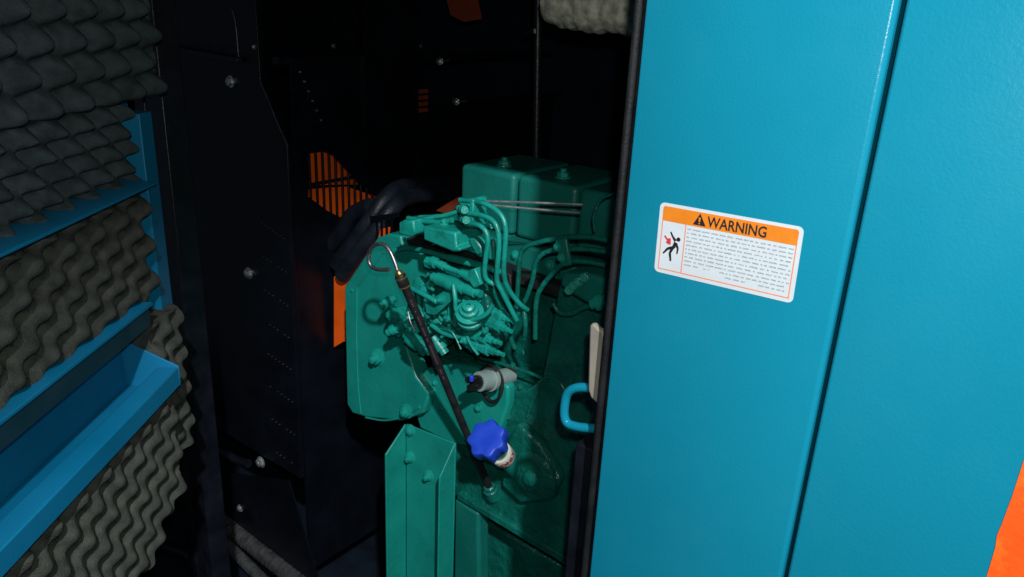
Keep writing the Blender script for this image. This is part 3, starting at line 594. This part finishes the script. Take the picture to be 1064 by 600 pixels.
b = B(); lathe(b, Ta - dt * .009, dt, [(0, .003), (.003, .0058), (.006, .0058), (.007, .003)], 18); lathe(b, Ta + dt * .0005, dt, [(0, .0081), (.0016, .0086), (.003, .0081)], 20); lathe(b, Ta + dt * .0155, dt, [(0, .0084), (.0014, .0088), (.0026, .0084)], 20); obj('brass_ring', b, 'brass', dp)
b = B(); H = [(414, 284), (410, 272), (405, 261), (399, 254.5), (392, 254), (386, 258), (383, 266), (384.5, 275), (390, 279.5), (398, 280.5), (405, 280)]
tube(b, [PY(x, y, .105) for x, y in H], .0029, 12); obj('pull_loop', b, 'wire', dp)

# ------------------------------------------------------------------ filler cap
fp = empty('oil_filler', 'bright blue lobed filler cap on a neck with a white ONLY label', 'filler cap', tuple(PY(530, 496, .27)))
Ca = PY(508, 458.5, .185); Cn = PY(524, 482, .235); ax = (Cn - Ca).normalized()
ax = (RT * .33 - UP * .53 + FW * .78).normalized()
ct = -ax; Rk = size(Ca, 21.5); _, u_, w_ = frame(ct)
u_ = (UP - ct * UP.dot(ct)).normalized(); w_ = ct.cross(u_)
b = B(); N_ = 84; rings = []
for h, sc_ in ((-.012, .90), (-.010, .97), (.006, 1.0), (.010, .985), (.0125, .95), (.0135, .88)):
    ring = []
    for k in range(N_):
        a = 2 * math.pi * k / N_; rr_ = Rk * sc_ * (.935 + .085 * math.cos(7 * a + .5) )
        ring.append(b.verts.new(Ca + ct * h + (u_ * math.cos(a) + w_ * math.sin(a)) * rr_))
    rings.append(ring)
for A, C in zip(rings, rings[1:]):
    for k in range(N_): b.faces.new((A[k], A[(k + 1) % N_], C[(k + 1) % N_], C[k]))
b.faces.new(rings[0][::-1])
cc = [b.verts.new(Ca + ct * .0125 + (u_ * math.cos(2 * math.pi * k / N_) + w_ * math.sin(2 * math.pi * k / N_)) * Rk * .42) for k in range(N_)]
for k in range(N_): b.faces.new((rings[-1][k], rings[-1][(k + 1) % N_], cc[(k + 1) % N_], cc[k]))
b.faces.new(cc); obj('lobed_cap', b, 'cap', fp)
rn = .0185
b = B(); lathe(b, Ca - ct * .011, ax, [(0, Rk * .62), (.008, Rk * .62), (.010, Rk * .45), (.11, Rk * .45)], 28); obj('neck', b, 'green', fp)
l0 = .045; b = B(); lathe(b, Ca + ax * l0, ax, [(0, rn * .98), (.0005, rn), (.021, rn), (.0215, rn * .98)], 40); lb_ = obj('white_label', b, 'tape', fp)
toC = CAM - (Ca + ax * (l0 + .01)); toC = (toC - ax * toC.dot(ax)).normalized(); sd = ax.cross(toC)
if sd.dot(RT) < 0: sd = -sd
t = text_mesh('ONLY', .0120, .0006); t2 = []
for v in t.verts:
    a = v.co.x / rn + .12; v.co = Ca + ax * (l0 + .0105) - ax * v.co.y + (toC * math.cos(a) + sd * math.sin(a)) * (rn + .0004)
obj('only_lettering', t, 'dred', lb_, smooth=False)
# ------------------------------------------------------------------ oil sensor
sn = empty('pressure_sensor', 'grey round sensor with black two pin plug above the blue cap', 'sensor', tuple(PY(505, 408, .25)))
Sa = PY(487, 399, .20); Sb = PY(516, 393, .262); d_ = (Sb - Sa).normalized()
b = B(); lathe(b, Sa + d_ * .022, d_, [(0, .0125), (.001, .0155), (.022, .0165), (.023, .019), (.030, .019), (.031, .013), (.075, .013)], 28); obj('sensor_body', b, 'grey', sn)
b = B(); s_ = (RT * .5 - UP * .85); s_ = (s_ - d_ * s_.dot(d_)).normalized()
cyl(b, Sa + s_ * .006 + d_ * -.002, Sa + s_ * .006 + d_ * .04, .0052); cyl(b, Sa - s_ * .006 + d_ * .0, Sa - s_ * .006 + d_ * .04, .0052); cyl(b, Sa + d_ * .012, Sa + d_ * .04, .0105)
obj('plug', b, 'blackp', sn)
b = B(); q = PY(490, 393.5, .195); box(b, q, .006, .006, .010); obj('blue_lock_tab', b, 'cap', sn, bevel=.0015)
b = B(); c = PY(510, 399, .255)
tube(b, [c + V((math.cos(a) * .023, .002 * math.sin(a * 2), math.sin(a) * .030)) for a in [2 * math.pi * k / 16 for k in range(17)]], .0028, 8, 4)
tag(obj('sensor_lead', b, 'rubber'), 'black cable looped in a ring around the grey sensor', 'cable')

# ------------------------------------------------------------------ light
w = bpy.data.worlds.new('World'); sc.world = w; w.use_nodes = True; bg = w.node_tree.nodes['Background']; bg.inputs[0].default_value = (.55, .75, 1, 1); bg.inputs[1].default_value = .045
def lamp(name, loc, power, rad, col=(1, 1, 1), kind='POINT'):
    l = bpy.data.lights.new(name, kind); l.energy = power; l.shadow_soft_size = rad; l.color = col
    o = bpy.data.objects.new(name, l); COL.objects.link(o); o.location = loc; return o
k = 1.4
wl = lamp('work_lamp', (-.75 + 1.2 * k, .1 - k, -.33 + 1.2 * k), 350, .035, (.97, .98, 1), 'SPOT')
wl.data.spot_size = math.radians(35.5); wl.data.spot_blend = .5; wl.rotation_euler = (V((-.27, .1, -.62)) - wl.location).to_track_quat('-Z', 'Y').to_euler()
lamp('camera_flash', CAM + V((.02, .0, .05)), 11.5, .008, (1, 1, .90))
sc.view_settings.view_transform = 'Standard'; sc.view_settings.look = 'None'; sc.view_settings.exposure = 0; sc.view_settings.gamma = 1
